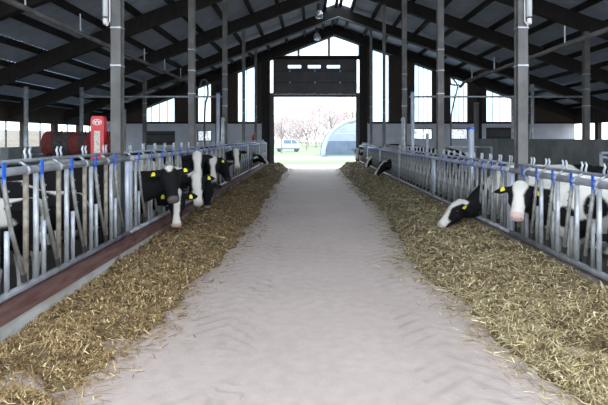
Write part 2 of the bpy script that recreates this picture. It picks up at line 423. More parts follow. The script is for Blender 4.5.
# sectional door, half raised ------------------------------------------------
d0, d1 = gx(273), gx(357)
zb, zt = gz(97), zl-0.12
door = empty('door_1', ((d0+d1)/2, YW+0.05, zb)); tag(door, 'dark sectional door half raised above the drive-through', kind='structure')
W2 = (d1-d0)/2; ph = (zt-zb-0.16)/3
holes = [(gx(a)-(d0+d1)/2, gx(b)-(d0+d1)/2) for a, b in ((288, 301), (308, 320.5), (327, 340))]
for i in range(3):
    z0 = 0.16 + ph*i; z1 = z0 + ph - 0.001
    mb = MB()
    if i < 2: mb.box(-W2, W2, -0.03, 0.03, z0, z1)
    else:
        h0, h1 = gz(68)-zb, gz(65)-zb
        mb.box(-W2, W2, -0.03, 0.03, z0, h0); mb.box(-W2, W2, -0.03, 0.03, h1, z1)
        xs = [-W2] + [v for h in holes for v in h] + [W2]
        for a, b in zip(xs[0::2], xs[1::2]): mb.box(a, b, -0.03, 0.03, h0, h1)
    dp = obj('door_panel', mb.mesh('door_panel', 'door'), door)
    if i == 2:
        for a, b in holes: obj('pane', MB().box(a, b, -0.005, 0.005, h0, h1).mesh('pane', 'glass'), dp)
    for xx in (-W2*0.6, 0, W2*0.6):
        obj('hinge', MB().box(xx-0.04, xx+0.04, -0.045, -0.031, z0-0.05, z0+0.05).mesh('hinge', 'rail'), dp)
for i in (1, 2): obj('section_joint', MB().box(-W2, W2, -0.036, -0.0305, 0.16+ph*i-0.02, 0.16+ph*i+0.008).mesh('section_joint', 'beam'), door)
obj('bottom_seal', MB().box(-W2-0.03, W2+0.03, -0.06, 0.05, 0.0, 0.15).mesh('bottom_seal', 'frame'), door)
for a, b in ((269.2, 274.2), (355.8, 360.3)):
    obj('guide_rail', MB().box(gx(a)-(d0+d1)/2, gx(b)-(d0+d1)/2, -0.14, -0.065, -zb, gz(93)-zb).mesh('guide_rail', 'frame'), door)

# ------------------------------------------------------------------ side walls with window bands
def side_wall(nm, x, sgn, label, zwin0, zwin1, first):
    t = 0.2; x0, x1 = (x-t, x) if sgn < 0 else (x, x+t)
    wl = obj(nm, MB().box(x0, x1, Y0, YW+T, FZ-0.2, zwin0).mesh(nm, 'whitewall')); tag(wl, label, kind='structure')
    obj('wall_plate', MB().box(x0-0.02, x1+0.02, Y0, YW+T, zwin1, roof_z(x)+0.75).mesh('wall_plate', 'clad'), wl)
    y = first
    ys = []
    while y < YW:
        ys.append(y); y += 2.3
    for i, y in enumerate(ys):
        obj('window_post', MB().box(x0, x1, y-0.14, y+0.14, zwin0, zwin1).mesh('window_post', 'clad'), wl)
        if i+1 < len(ys) and y > 12:
            obj('pane', MB().box((x0+x1)/2-0.004, (x0+x1)/2+0.004, y+0.14, ys[i+1]-0.14, zwin0, zwin1).mesh('pane', 'glass'), wl)
            obj('window_bar', MB().box((x0+x1)/2-0.02, (x0+x1)/2+0.02, y+1.13, y+1.17, zwin0, zwin1).mesh('window_bar', 'frame'), wl)
side_wall('wall_left', XL, -1, 'left long wall of the barn with a band of low windows', 1.30, 2.28, -1.3)
side_wall('wall_right', XR, 1, 'right long wall of the barn with a band of windows', 1.35, 2.42, -0.9)

# ------------------------------------------------------------------ roof
ceil = empty('ceiling', (RX, Y0, RZ+0.64)); tag(ceil, 'dark timber barn roof of rafters, purlins and corrugated sheets', kind='structure')
cl = Vector(ceil.location)
RD = 0.46
for fy in FRAMES + [YW-0.12]:
    for sgn in (-1, 1):
        xe = XL+0.01 if sgn < 0 else XR-0.01
        poly = [(RX, RZ), (xe, roof_z(xe)), (xe, roof_z(xe)+RD), (RX, RZ+RD)]
        o = obj('rafter', MB().prism_xz([(x-cl.x, z-cl.z) for x, z in poly], fy-0.09-cl.y, fy+0.09-cl.y).mesh('rafter', 'beam'), ceil)
# purlins and sheets
NPL, NPR = 14, 14
bays = list(zip(FRAMES, FRAMES[1:] + [YW+T]))
sheet_mesh = {}
def corrugated(w, ly, m):
    """one sheet: w along the slope (local x), ly along the barn (local y), waves across y"""
    n = int(ly/0.177)*4; vs = []; fs = []
    for i in range(n+1):
        y = ly*i/n; z = 0.028*math.sin(2*math.pi*i/4 + 0.4)
        vs += [(0, y, z), (w, y, z)]
    for i in range(n): fs.append((2*i, 2*i+1, 2*i+3, 2*i+2))
    me = bpy.data.meshes.new('roof_sheet'); me.from_pydata(vs, [], fs); me.update(); me.materials.append(M[m])
    me.polygons.foreach_set('use_smooth', [True]*len(me.polygons))
    return me
for sgn, NP in ((-1, NPL), (1, NPR)):
    xe = XL-0.5 if sgn < 0 else XR+0.5
    span = abs(xe-RX); s = SL if sgn < 0 else SR
    ang = math.atan(s)
    xs = [RX + sgn*(0.10 if i == 0 else 0.62 + (span-0.62)*(i-1)/(NP-1)) for i in range(NP+1)]
    for k, x in enumerate(xs):
        z = roof_z(x) + RD
        o = obj('purlin', MB().prism_xz([(x-0.06-cl.x, z-cl.z+0.003), (x+0.06-cl.x, z-cl.z+0.003), (x+0.06-cl.x, z-cl.z+0.165), (x-0.06-cl.x, z-cl.z+0.165)], 0, YW+T-Y0).mesh('purlin', 'beam'), ceil)
    for k in range(NP):
        wd = abs(xs[k+1]-xs[k])/math.cos(ang)
        for bi, (ya, yb) in enumerate(bays):
            sky = k == 0 and bi < len(bays)-1; m = 'skylight' if sky else 'sheet'
            key = (sgn, k == 0, sky if k == 0 else 0, round(wd, 4), round(yb-ya, 3))
            if key not in sheet_mesh: sheet_mesh[key] = corrugated(wd+(0.12 if k == 0 else 0.03), yb-ya, m)
            x = xs[k] - (sgn*0.10 if k == 0 else 0)
            z = roof_z(x) + RD + 0.19
            o = obj('skylight_sheet' if sky else 'roof_sheet', sheet_mesh[key], ceil, (x-cl.x, ya-cl.y, z-cl.z))
            if sgn > 0: o.rotation_euler = (0, ang, 0)
            else: o.rotation_euler = (0, ang, math.pi); o.location.y += (yb-ya)
# pale conduit along the underside of two frames
for fy in (22.4,):
    pts = [(-9.5, fy-0.16, roof_z(-9.5)-0.05), (RX, fy-0.16, RZ-0.05), (12.0, fy-0.16, roof_z(12.0)-0.05)]
    c = obj('conduit', MB().tube(pts, 0.05, 8).mesh('conduit', 'column', True))
    tag(c, 'grey pipe bent along the underside of the last rafter before the gable', 'pipe')

# ------------------------------------------------------------------ columns
CLX, CRX = -2.58, 2.80
ordn = ['nearest', 'second', 'third', 'fourth', 'fifth']
def column(x, y, wd, top, label, grp, sleeve=True):
    e = empty('column', (x, y, FZ)); tag(e, label, 'column', grp)
    h = wd/2; tf = 0.018
    mb = MB()
    mb.box(-h, h, -h, -h+tf, 0, top-FZ); mb.box(-h, h, h-tf, h, 0, top-FZ); mb.box(h-0.03, h-0.018, -h+tf, h-tf, 0, top-FZ); mb.box(-h+0.018, -h+0.03, -h+tf, h-tf, 0, top-FZ)
    obj('shaft', mb.mesh('shaft', 'column'), e)
    obj('base_plate', MB().box(-h-0.03, h+0.03, -h-0.03, h+0.03, 0.0, 0.02).mesh('base_plate', 'galv'), e)
    for z in (2.6, 3.1, 3.55):
        if z < top-0.3: obj('strap', MB().box(-h-0.006, h+0.006, -h-0.006, h+0.006, z-FZ, z-FZ+0.02).mesh('strap', 'galv'), e)
    return e
for i, y in enumerate((6.4, 10.4, 14.4, 18.4, 22.4)):
    column(CLX, y, 0.13 if i < 3 else 0.11, roof_z(CLX), '%s grey steel column standing along the left feed fence' % ordn[i], 'columns along the aisle')
    column(CRX, y, 0.13 if i < 3 else 0.11, roof_z(CRX), '%s grey steel column standing along the right feed fence' % ordn[i], 'columns along the aisle')
for i, y in enumerate((14.4, 18.4)):
    column(8.25, y, 0.16, roof_z(8.25), 'dark outer column %s the right concrete wall' % ('nearest, before' if i == 0 else 'further back, behind'), 'outer columns')
column(-7.0, 20.2, 0.14, roof_z(-7.0), 'dark outer column behind the red brush at left', 'outer columns')

# slim cubicle posts at left and right
def post(x, y, top, label, r=0.05, cap=False, m='tube_bright'):
    e = empty('stall_post', (x, y, FZ)); tag(e, label, 'post', 'posts among the stalls')
    obj('pipe', MB().tube([(0, 0, 0), (0, 0, top-FZ)], r, 12).mesh('pipe', m, True), e)
    obj('foot', MB().tube([(0, 0, 0), (0, 0, 0.03)], r*1.8, 12).mesh('foot', 'galv'), e)
    obj('cap', MB().tube([(0, 0, top-FZ+0.001), (0, 0, top-FZ+(0.035 if cap else 0.015))], r*1.08, 12).mesh('cap', 'blue' if cap else 'galv'), e)
post(-8.43, 14.2, 3.15, 'slim pale stall post at far left before the window', 0.06)
post(-8.7, 18.2, 3.55, 'slim pale stall post behind the red brush', 0.07)
post(8.3, 18.0, 3.65, 'slim pale post just right of the nearest right column', 0.06)
post(7.65, 18.2, 3.2, 'slim pale post just left of the nearest right column', 0.06)
post(6.2, 18.0, 2.95, 'short grey post under the wide gable window at right', 0.09, m='column')
post(-2.74, 14.15, 2.95, 'blue capped post beside the third left column', 0.06, True, 'sleeve')
post(2.90, 13.7, 2.95, 'blue capped tall post beside the third right column', 0.055, True, 'sleeve')
post(2.80, 8.38, 1.80, 'blue capped short pale post behind the right feed fence', 0.05, True, 'sleeve')
post(3.05, 12.6, 1.75, 'short grey post below the second right gable window', 0.045)

# paired hooked uprights where the fence gates hang
def hooked(x, y, label):
    e = empty('gate_upright', (x, y, FZ)); tag(e, label, 'gate post', 'hooked gate uprights')
    for k, (dx, dy, ztop) in enumerate(((0, -0.15, 2.22), (0, 0.22, 2.2))):
        obj('upright', MB().tube([(dx, dy, 0), (dx, dy*0.6, ztop-FZ-0.08), (dx, dy*0.6+0.03, ztop-FZ), (dx, dy*0.6+0.10, ztop-FZ+0.02), (dx, dy*0.6+0.15, ztop-FZ-0.05)], 0.032, 10).mesh('upright', 'tube_bright', True), e)
    for z in (1.0, 1.75):
        obj('cross_bar', MB().tube([(0, -0.12, z), (0, 0.18, z)], 0.018, 8).mesh('cross_bar', 'galv', True), e)
hooked(-2.58, 14.0, 'pair of hooked gate uprights by the third left column')
hooked(2.70, 14.0, 'pair of hooked gate uprights by the third right column')

# long pipes hung under the roof, running with the aisle; cross pipes
def hung_pipe(x, z, y0, y1, label, bend):
    e = empty('hung_pipe', (x, y0, z)); tag(e, label, 'pipe', 'long pipes hung under the roof')
    pts = [(0, 0, 0), (0, y1-y0, 0), (bend*0.15, y1-y0+0.12, -0.05), (bend*0.3, y1-y0+0.18, -0.25)]
    obj('pipe', MB().tube(pts, 0.05, 12).mesh('pipe', 'column', True), e)
    y = math.ceil(y0/2)*2+0.4
    while y < y1:
        obj('hanger', MB().tube([(0, y-y0, 0.05), (0, y-y0, 0.42)], 0.018, 6).mesh('hanger', 'galv'), e); y += 2.0
    obj('collar', MB().tube([(0, y1-y0-0.1, 0), (0, y1-y0, 0)], 0.075, 12).mesh('collar', 'column'), e)
hung_pipe(-5.0, 3.92, 3.0, 19.6, 'long grey pipe hung under the left roof slope', 1)
hung_pipe(5.5, 3.66, 4.0, 16.6, 'long grey pipe hung under the right roof slope', -1)
for x0, x1, lb in ((-6.9, -2.66, 'thin level cross pipe spanning left of the aisle'), (2.95, 8.16, 'thin level cross pipe spanning right of the aisle')):
    tag(obj('cross_pipe', MB().tube([(x0, 14.42, 2.89), (x1, 14.42, 2.89)], 0.03, 8).mesh('cross_pipe', 'galv', True)), lb, 'pipe', 'level cross pipes')
# bent hose before the right gable windows and its twin at left
tag(obj('bent_pipe', MB().tube(smooth_path([(5.3, 16.86, 3.46), (5.12, 16.7, 3.50), (4.98, 16.6, 3.48), (4.84, 16.6, 3.52), (4.82, 16.6, 3.72), (4.92, 16.6, 3.68), (5.06, 16.6, 3.46),
    (5.0, 16.6, 3.1), (4.88, 16.6, 2.6), (4.84, 16.6, 2.0), (4.84, 16.6, FZ)]), 0.028, 8).mesh('bent_pipe', 'column', True)), 'dark bent pipe hanging before the right gable windows', 'pipe')
tag(obj('drop_hose', MB().tube(smooth_path([(-3.45, 14.9, 3.2), (-3.4, 14.9, 3.42), (-3.25, 14.9, 3.42), (-3.2, 14.9, 3.0), (-3.3, 14.9, 2.4), (-3.3, 14.9, FZ)]), 0.03, 8).mesh('drop_hose', 'frame', True)), 'dark looped drop hose beside the second left column', 'hose')

# tube lights fixed upright on the nearest columns
for x, lb in ((CLX-0.115, 'upright white tube light on the nearest left column'), (CRX+0.06, 'upright white tube light on the nearest right column')):
    e = empty('tube_light', (x, 6.29, 3.14)); tag(e, lb, 'lamp', 'tube lights on the columns')
    obj('end_cap', MB().tube([(0, 0, 0), (0, 0, 0.075)], 0.032, 12).mesh('end_cap', 'white', True), e)
    obj('collar', MB().tube([(0, 0, 0.076), (0, 0, 0.10)], 0.022, 12).mesh('collar', 'frame'), e)
    obj('cover', MB().tube([(0, 0, 0.101), (0, 0, 1.3)], 0.035, 14).mesh('cover', 'tubelight', True), e)
    obj('bracket', MB().box(-0.012, 0.012, 0.036, 0.09, 0.5, 0.54).mesh('bracket', 'galv'), e)
    obj('cable', MB().tube([(0.05 if x < 0 else -0.05, 0.02, 1.3), (0.05 if x < 0 else -0.05, 0.02, 0.05), (0.02 if x < 0 else -0.02, 0.0, -0.02), (0, 0, 0.0)], 0.008, 6).mesh('cable', 'white'), e)

# hanging high-bay lamps
for x, y, z, lb in ((0.33, 20.3, 6.90, 'silver dome lamp hung under the ridge skylight, nearer one'), (0.30, 24.3, 6.80, 'silver dome lamp hung under the ridge near the gable window')):
    e = empty('ceiling_lamp', (x, y, z)); tag(e, lb, 'lamp', 'lamps hung under the ridge')
    zr = roof_z(x)+RD-z
    obj('stem', MB().tube([(0, 0, 0.28), (0, 0, zr)], 0.02, 8).mesh('stem', 'frame'), e)
    obj('gear_box', MB().tube([(0, 0, 0.15), (0, 0, 0.42)], 0.09, 12).mesh('gear_box', 'frame'), e)
    obj('dome', MB().tube([(0, 0, 0.16), (0, 0, 0.10), (0, 0, 0.0), (0, 0, -0.10), (0, 0, -0.18)], [0.06, 0.13, 0.18, 0.19, 0.13], 16).mesh('dome', 'lampglass', True), e)

# ------------------------------------------------------------------ feed fences
def curve_hook():
    return MB().tube([(0, 0, 0), (0, 0.006, 0.03), (0, -0.014, 0.065), (0, 0.006, 0.10)], 0.011, 7)
_cache = {}
def cached(key, fn):
    if key not in _cache: _cache[key] = fn()
    return _cache[key]
def feed_fence(side, y0, y1, idx, label):
    left = side == 'L'
    X, zt, zb = (XFL, ZTL, ZBL) if left else (XFR, ZTR, ZBR)
    out = 1 if left else -1                   # towards the aisle
    e = empty('feed_fence', (X, y0, 0)); tag(e, label, 'fence', 'headlock feed fences')
    L = y1-y0
    rt = 0.036
    obj('top_rail', cached(('top', side, round(L, 2)), lambda: MB().tube([(0, 0.03, zt), (0, L-0.03, zt)], rt, 14).mesh('top_rail', 'rail', True)), e)
    lz = zt+0.075
    obj('lock_rail', cached(('lock', side, round(L, 2)), lambda: MB().tube([(-out*0.085, 0.05, lz), (-out*0.085, L-0.05, lz)], 0.018, 10).mesh('lock_rail', 'rail', True)), e)
    obj('bottom_rail', cached(('bot', side, round(L, 2)), lambda: MB().tube([(0, 0.03, zb), (0, L-0.03, zb)], 0.03, 12).mesh('bottom_rail', 'rail', True)), e)
    def upright(dy, m, nm='upright', r=0.023):
        me = cached(('up', side, m, r), lambda: MB().tube([(0, 0, zb+0.028), (0, 0, zt-0.034)], r, 10).mesh('upright', m, True))
        return obj(nm, me, e, (0, dy, 0))
    for dy in (0.035, L-0.05):
        upright(dy, 'sleeve', 'end_post', 0.033)
    if left: n, per, st = 7, 0.532, 0.095
    else: n, per, st = 10, 0.372, 0.17
    if L < 3.9: n = int((L-0.2)/per)
    zp = zb + (zt-zb)*(0.52 if left else 0.55)
    for i in range(n):
        a = st + per*i
        if left:
            upright(a, 'tube_worn'); b = a+0.15
            upright(b, 'tube_bright')
            sh, s0, s1 = b+0.125, b+0.028, b+0.30
        else:
            upright(a, 'tube_dull' if idx else 'tube_bright'); b = a
            sh, s0, s1 = b+0.10, b+0.035, b+0.175
        me = cached(('short', side), lambda: MB().tube([(0, 0, zb+0.028), (0, 0, zp)], 0.02, 10).mesh('short_post', 'tube_bright' if left else 'tube_dull', True))
        obj('short_post', me, e, (0, sh, 0))
        def swing():
            mb = MB().tube([(out*0.03, 0, zt-0.05), (out*0.03, sh-s0+0.01, zp), (out*0.03, s1-s0, zb+0.10)], 0.019, 10)
            return mb.mesh('swing_bar', 'tube_grey', True)
        sb = obj('swing_bar', cached(('swing', side), swing), e, (0, s0, 0))
        if idx < 3:
            def endc(): return MB().tube([(out*0.03, s1-s0-0.006, zb+0.125), (out*0.03, s1-s0+0.008, zb+0.06)], 0.024, 10).mesh('rubber_end', 'rubber')
            obj('rubber_end', cached(('rub', side), endc), sb)
            for k, f in enumerate((0.25, 0.52, 0.8)):
                z = zt-0.05 + (zp-zt+0.05)*f; yy = (sh-s0)*f + 0.012
                obj('stud', cached(('stud',), lambda: MB().tube([(0, 0, 0), (0, 0.03, 0.006)], 0.010, 6).mesh('stud', 'galv')), sb, (out*0.03, yy+0.008, z))
        # blue latch strap over the top rail
        def latch():
            mb = MB(); w = 0.021
            mb.box(out*0.037-0.004, out*0.037+0.004, -w, w, zt-0.085, zt+0.08)
            return mb.mesh('latch', 'blue')
        obj('latch', cached(('latch', side), latch), e, (0, s0+0.004, 0))
        for dy in (-0.045, 0.028):
            obj('latch_hook', cached(('hook',), lambda: curve_hook().mesh('latch_hook', 'tube_bright', True)), e, (-out*0.085, s0+dy, lz+0.012))
        if idx < 4:
            obj('clamp', cached(('clamp', side), lambda: MB().tube([(0, -0.022, zt), (0, 0.022, zt)], 0.044, 14).mesh('clamp', 'galv', True)), e, (0, a, 0))
            obj('link_arm', cached(('link', side), lambda: MB().tube([(-out*0.085, 0, lz), (-out*0.045, 0.01, zt+0.055), (-out*0.015, 0.015, zt+0.025)], 0.013, 8).mesh('link_arm', 'galv', True)), e, (0, a+0.02, 0))
    return e
fb = [(2.4, 6.4), (6.4, 10.4), (10.4, 14.4), (14.4, 18.4), (18.4, 22.4), (22.4, 26.15)]
pos = ['nearest the camera', 'between the first and second columns', 'between the second and third columns', 'between the third and fourth columns',
       'between the fourth and fifth columns', 'last before the far door']
for i, (a, b) in enumerate(fb):
    feed_fence('L', a, b, i, 'left headlock fence panel with blue latches, ' + pos[i])
    feed_fence('R', a, b, i, 'right headlock fence panel with narrow slots, ' + pos[i])

# ------------------------------------------------------------------ hay
EL = [(2.0, -1.55), (3.0, -1.52), (3.5, -1.45), (4.0, -1.34), (5.2, -1.36), (6.3, -1.22), (7.4, -1.16), (10.3, -1.13), (15.2, -1.28), (22, -1.25), (26.4, -1.2)]
ER = [(2.0, 1.80), (3.0, 1.68), (3.8, 1.55), (5.2, 1.47), (6.0, 1.30), (6.6, 1.32), (8.2, 1.50), (11.8, 1.62), (18.9, 1.50), (22, 1.48), (26.4, 1.55)]
def edge(tab, y): return float(np.interp(y, [t[0] for t in tab], [t[1] for t in tab]))
def hay_h(side, x, y):
    tab, xf = (EL, -2.36) if side == 'L' else (ER, 2.59)
    e = edge(tab, y) + 0.13*noise.noise(Vector((0.3, y*1.7, 4.2))) + 0.09*noise.noise(Vector((1.3, y*5.0, 1.2))) + 0.05*noise.noise(Vector((2.3, y*13.0, 1.2)))
    t = (x-e)/(xf-e)                     # 0 at the aisle edge, 1 at the fence
    if t <= 0: return -0.03
    if side == 'L':
        k = min(1, max(0, (y-4.0)/4)); top = 0.11 + 0.07*k; hf = 0.05 + 0.11*k
    else:
        k = min(1, max(0, (y-3.3)/0.9)); top = 0.09 + 0.12*min(1, max(0, (y-3.8)/2.0)); hf = 0.06 + 0.25*k
    if y > 22.5: top += 0.12*min(1, (y-22.5)/1.5); hf += 0.05
    prof = min(1.0, t/0.45)
    m_ = min(1, max(0, (t-0.5)/0.5))**(1.0 if side == 'L' else 1.6); top = top*(1-m_) + hf*m_
    h = top*(prof*prof*(3-2*prof)) + 0.02*min(1, t/0.06)
    h += 0.055*noise.noise(Vector((x*2.3, y*2.3, 0)))*min(1, t*3) + 0.03*noise.noise(Vector((x*7, y*7, 3)))*min(1, t*4)
    # worn bare patches close to the camera
    if y < 4.6:
        b = noise.noise(Vector((x*2.2+5, y*2.0+(2.3 if side == 'L' else 7.1), 9)))
        k = min(1, (4.6-y)/0.8)
        if b > 0.09: h -= k*(b-0.09)*1.1
    return h
def build_hay(side):
    tab, xf = (EL, -2.36) if side == 'L' else (ER, 2.59)
    ys = [1.6]
    while ys[-1] < YW-0.75: ys.append(ys[-1] + max(0.035, ys[-1]*0.0085))
    NX = 44
    vs = []; fs = []
    for y in ys:
        e = edge(tab, y) - (0.18 if side == 'R' else -0.18)
        for i in range(NX+1):
            x = e + (xf-e)*i/NX
            vs.append((x, y, hay_h(side, x, y)))
    for j in range(len(ys)-1):
        for i in range(NX):
            a = j*(NX+1)+i; q = (a, a+1, a+NX+2, a+NX+1)
            fs.append(q if side == 'R' else q[::-1])
    me = bpy.data.meshes.new('hay'); me.from_pydata(vs, [], fs); me.update(); me.materials.append(M['mound'])
    me.polygons.foreach_set('use_smooth', [True]*len(me.polygons))
    o = obj('hay', me)
    tag(o, 'long strip of chopped hay lying along the %s feed fence' % ('left' if side == 'L' else 'right'), 'hay', 'feed strips beside the aisle', 'stuff')
    # loose blades
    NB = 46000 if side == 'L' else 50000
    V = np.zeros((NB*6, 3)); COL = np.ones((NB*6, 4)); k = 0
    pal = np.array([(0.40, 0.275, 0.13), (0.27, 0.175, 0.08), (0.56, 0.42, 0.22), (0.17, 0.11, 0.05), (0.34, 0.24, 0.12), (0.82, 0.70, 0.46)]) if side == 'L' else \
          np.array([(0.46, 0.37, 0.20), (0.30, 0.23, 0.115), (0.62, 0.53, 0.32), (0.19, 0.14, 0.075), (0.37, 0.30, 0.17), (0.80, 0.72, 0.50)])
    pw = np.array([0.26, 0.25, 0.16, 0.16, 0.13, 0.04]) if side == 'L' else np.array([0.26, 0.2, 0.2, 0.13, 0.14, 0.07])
    tries = 0
    while k < NB and tries < NB*4:
        tries += 1
        u = random.random()
        y = 2.2*(25.6/2.2)**(u**1.12)                        # denser near the camera
        e = edge(tab, y); stray = random.random()
        if stray < 0.045: x = e - (xf-e)*abs(random.gauss(0, 0.14))
        else: x = e + (xf-e)*random.random()
        h = hay_h(side, x, y)
        if stray >= 0.045 and h < 0.004 and random.random() < 0.62: continue
        z = max(h, 0.0) + 0.004 + random.random()**2*0.02
        ln = (0.025 + 0.085*random.random()**2.2)*(1.0 if side == 'L' else 1.45)
        if random.random() < (0.03 if side == 'L' else 0.07): ln *= 1.9
        wd = max(0.0018, 0.00068*y)*(0.7+0.8*random.random())
        a = random.random()*2*math.pi; el = random.gauss(0.02, 0.22) if stray >= 0.045 else 0.0
        d = Vector((math.cos(a)*math.cos(el), math.sin(a)*math.cos(el), math.sin(el)))
        s = Vector((-math.sin(a), math.cos(a), random.gauss(0, 0.3))).normalized()
        c = Vector((x, y, z)); bend = Vector((0, 0, random.gauss(0.004, 0.012))) if stray >= 0.045 else Vector((0, 0, 0.002))
        q = [c-d*ln/2-s*wd, c-d*ln/2+s*wd, c+bend+s*wd, c+bend-s*wd, c+d*ln/2+s*wd, c+d*ln/2-s*wd]
        for m_, p in enumerate(q): V[k*6+m_] = (p.x, p.y, max(p.z, 0.002))
        near_tone = 1 - min(1.0, max(0.0, (y-3.5)/6.0))           # blades paler towards the near end, darker further in
        COL[k*6:k*6+6, :3] = pal[rng.choice(6, p=pw)]*(0.75+0.5*random.random())*(0.66+0.52*near_tone)
        k += 1
    V = V[:k*6]; COL = COL[:k*6]
    fs = []
    for i in range(k):
        b = i*6; fs.append((b, b+1, b+2, b+3)); fs.append((b+3, b+2, b+4, b+5))
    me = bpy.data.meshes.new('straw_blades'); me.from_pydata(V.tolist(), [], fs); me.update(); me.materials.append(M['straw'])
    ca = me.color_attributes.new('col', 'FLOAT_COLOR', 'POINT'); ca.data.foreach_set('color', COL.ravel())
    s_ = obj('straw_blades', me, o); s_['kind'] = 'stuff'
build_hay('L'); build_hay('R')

# ------------------------------------------------------------------ cows
def bez(p0, p1, p2, p3, t):
    return p0*(1-t)**3 + p1*(3*t*(1-t)**2) + p2*(3*t*t*(1-t)) + p3*t**3
COW_N = [0]
def cow(label, side, ybody, poll, D, vhint, sc=0.95, yaw=0.0, back=0.0, white=0.1, seed=0, blaze=0.5, blaze_top=True, muzzle=(0.42, 0.27, 0.25),
        head_white=False, tags=(1, 1), ears='black', forehead_tri=False, lower_white=False, fine=0.018, legs_white=True, ear_back=0.25, ear_lift=-0.02, patches=None):
    """poll: world point of the top of the head; D: direction to the muzzle; vhint: where the forehead faces"""
    X = XFL if side == 'L' else XFR
    rz = (0 if side == 'L' else math.pi) + yaw
    base = Vector((X - 0.42 - back, ybody, FZ)) if side == 'L' else Vector((X + 0.42 + back, ybody, FZ))
    e = empty('cow', base, (0, 0, rz)); tag(e, label, 'cow', 'cows behind the left fence' if side == 'L' else 'cows behind the right fence')
    W = Matrix.Translation(base) @ Matrix.Rotation(rz, 4, 'Z'); Wi = W.inverted()
    P = Wi @ Vector(poll); R3 = Wi.to_3x3()
    u = (R3 @ Vector(D)).normalized(); v = R3 @ Vector(vhint); v = (v - u*v.dot(u)).normalized(); w_ = u.cross(v)
    def H(a, b, c): return P + u*(a*sc) + v*(b*sc) + w_*(c*sc)
    mb = MB()
    # trunk (local: chest towards +x)
    tr = [(-1.76, 1.14, .07, .10), (-1.70, 1.13, .18, .20), (-1.55, 1.09, .255, .30), (-1.25, 1.01, .275, .385), (-0.85, .955, .30, .43), (-0.5, .95, .30, .43),
          (-0.15, .98, .265, .41), (0.06, 1.01, .22, .36), (0.20, 1.03, .15, .26), (0.27, 1.03, .07, .14)]
    pts = [Vector((a*sc, 0, b*sc)) for a, b, c, d in tr]
    mb.tube(pts, [c*sc for a, b, c, d in tr], 20, [d*sc for a, b, c, d in tr], up=(0, 0, 1), power=2.3)
    # hip bones and shoulder
    for sy in (-1, 1):
        mb.ball((-1.38*sc, sy*0.17*sc, 1.28*sc), 0.13*sc, 0.09*sc, 0.09*sc)
        mb.ball((-0.02*sc, sy*0.16*sc, 0.98*sc), 0.16*sc, 0.10*sc, 0.30*sc)
    mb.tube([(-1.3*sc, 0, 1.35*sc), (-0.6*sc, 0, 1.34*sc), (-0.05*sc, 0, 1.35*sc)], [.06*sc, .06*sc, .08*sc], 10)
    # neck
    S0 = Vector((-0.08*sc, 0, 1.04*sc)); E0 = H(0.04, -0.10, 0)
    dist = (E0-S0).length
    c1 = S0 + Vector((0.45*dist, 0, 0.02)); c2 = E0 - v*(0.30*dist) - u*(0.10*dist)
    n = 12; npts = [bez(S0, c1, c2, E0, i/(n-1)) for i in range(n)]
    rw = [(.175*(1-t) + .095*t)*sc for t in [i/(n-1) for i in range(n)]]
    rh = [(.30*(1-t)**1.3 + .135*(1-(1-t)**1.3))*sc for t in [i/(n-1) for i in range(n)]]
    mb.tube(npts, rw, 16, rh, up=(0, 0, 1) if abs(u.z) < 0.995 else (0.1, 0, 1))
    # dewlap
    mb.tube([S0 + Vector((.22, 0, -.25))*sc, (npts[4] + Vector((0, 0, -rh[4]*0.75))), (npts[7] + Vector((0, 0, -rh[7]*0.8)))], [.05*sc, .04*sc, .03*sc], 8, [.10*sc, .08*sc, .05*sc], up=(0, 0, 1))
    # head
    hd = [(-.055, -.085, .04, .05), (-.03, -.082, .085, .085), (.03, -.083, .112, .110), (.09, -.092, .132, .125), (.15, -.096, .136, .125), (.22, -.094, .120, .102),
          (.30, -.087, .096, .080), (.37, -.082, .080, .070), (.43, -.084, .076, .077), (.475, -.088, .068, .080), (.50, -.09, .047, .060), (.508, -.09, .02, .03)]
    mb.tube([H(a, b, 0) for a, b, c, d in hd], [d*sc for a, b, c, d in hd], 20, [c*sc for a, b, c, d in hd], up=v, power=2.4)
    mb.ball(H(-0.01, -0.035, 0), .055*sc, .075*sc, .055*sc, axes=(u, w_, v))              # poll bump
    for sw in (-1, 1):
        mb.ball(H(.135, -.045, sw*.098), .05*sc, .028*sc, .035*sc, axes=(u, w_, v))        # brow
        mb.ball(H(.17, -.13, sw*.075), .085*sc, .05*sc, .075*sc, axes=(u, w_, v))          # cheek
        mb.ball(H(.465, -.07, sw*.047), .035*sc, .03*sc, .03*sc, axes=(u, w_, v))          # nostril wing
        # ear
        b0 = H(.035, -.065, sw*.075); ed = (w_*sw - u*0.03 - v*ear_back + Vector((0, 0, ear_lift))).normalized()
        ep = [b0, b0+ed*.06*sc, b0+ed*.125*sc, b0+ed*.19*sc, b0+ed*.245*sc]
        mb.tube(ep, [.028*sc, .052*sc, .070*sc, .056*sc, .016*sc], 12, [.026*sc, .024*sc, .021*sc, .018*sc, .010*sc], up=(v + Vector((0, 0, 0.35))))
    # legs
    for sy in (-1, 1):
        fl = [(-.02, .15, .80, .12), (.0, .16, .55, .085), (.0, .16, .42, .062), (-.01, .16, .24, .040), (-.01, .16, .12, .043), (.01, .16, .06, .054), (.02, .16, 0.0, .062)]
        mb.tube([(a*sc, sy*b*sc, c*sc) for a, b, c, d in fl], [d*sc for a, b, c, d in fl], 12)
        hl = [(-1.40, .17, .92, .17), (-1.33, .18, .70, .13), (-1.42, .18, .54, .078), (-1.52, .18, .44, .056), (-1.49, .18, .25, .040), (-1.47, .18, .12, .044), (-1.45, .18, .06, .054), (-1.43, .18, 0.0, .062)]
        mb.tube([(a*sc, sy*b*sc, c*sc) for a, b, c, d in hl], [d*sc for a, b, c, d in hl], 12)
    mb.ball((-1.15*sc, 0, .60*sc), .2*sc, .16*sc, .15*sc)
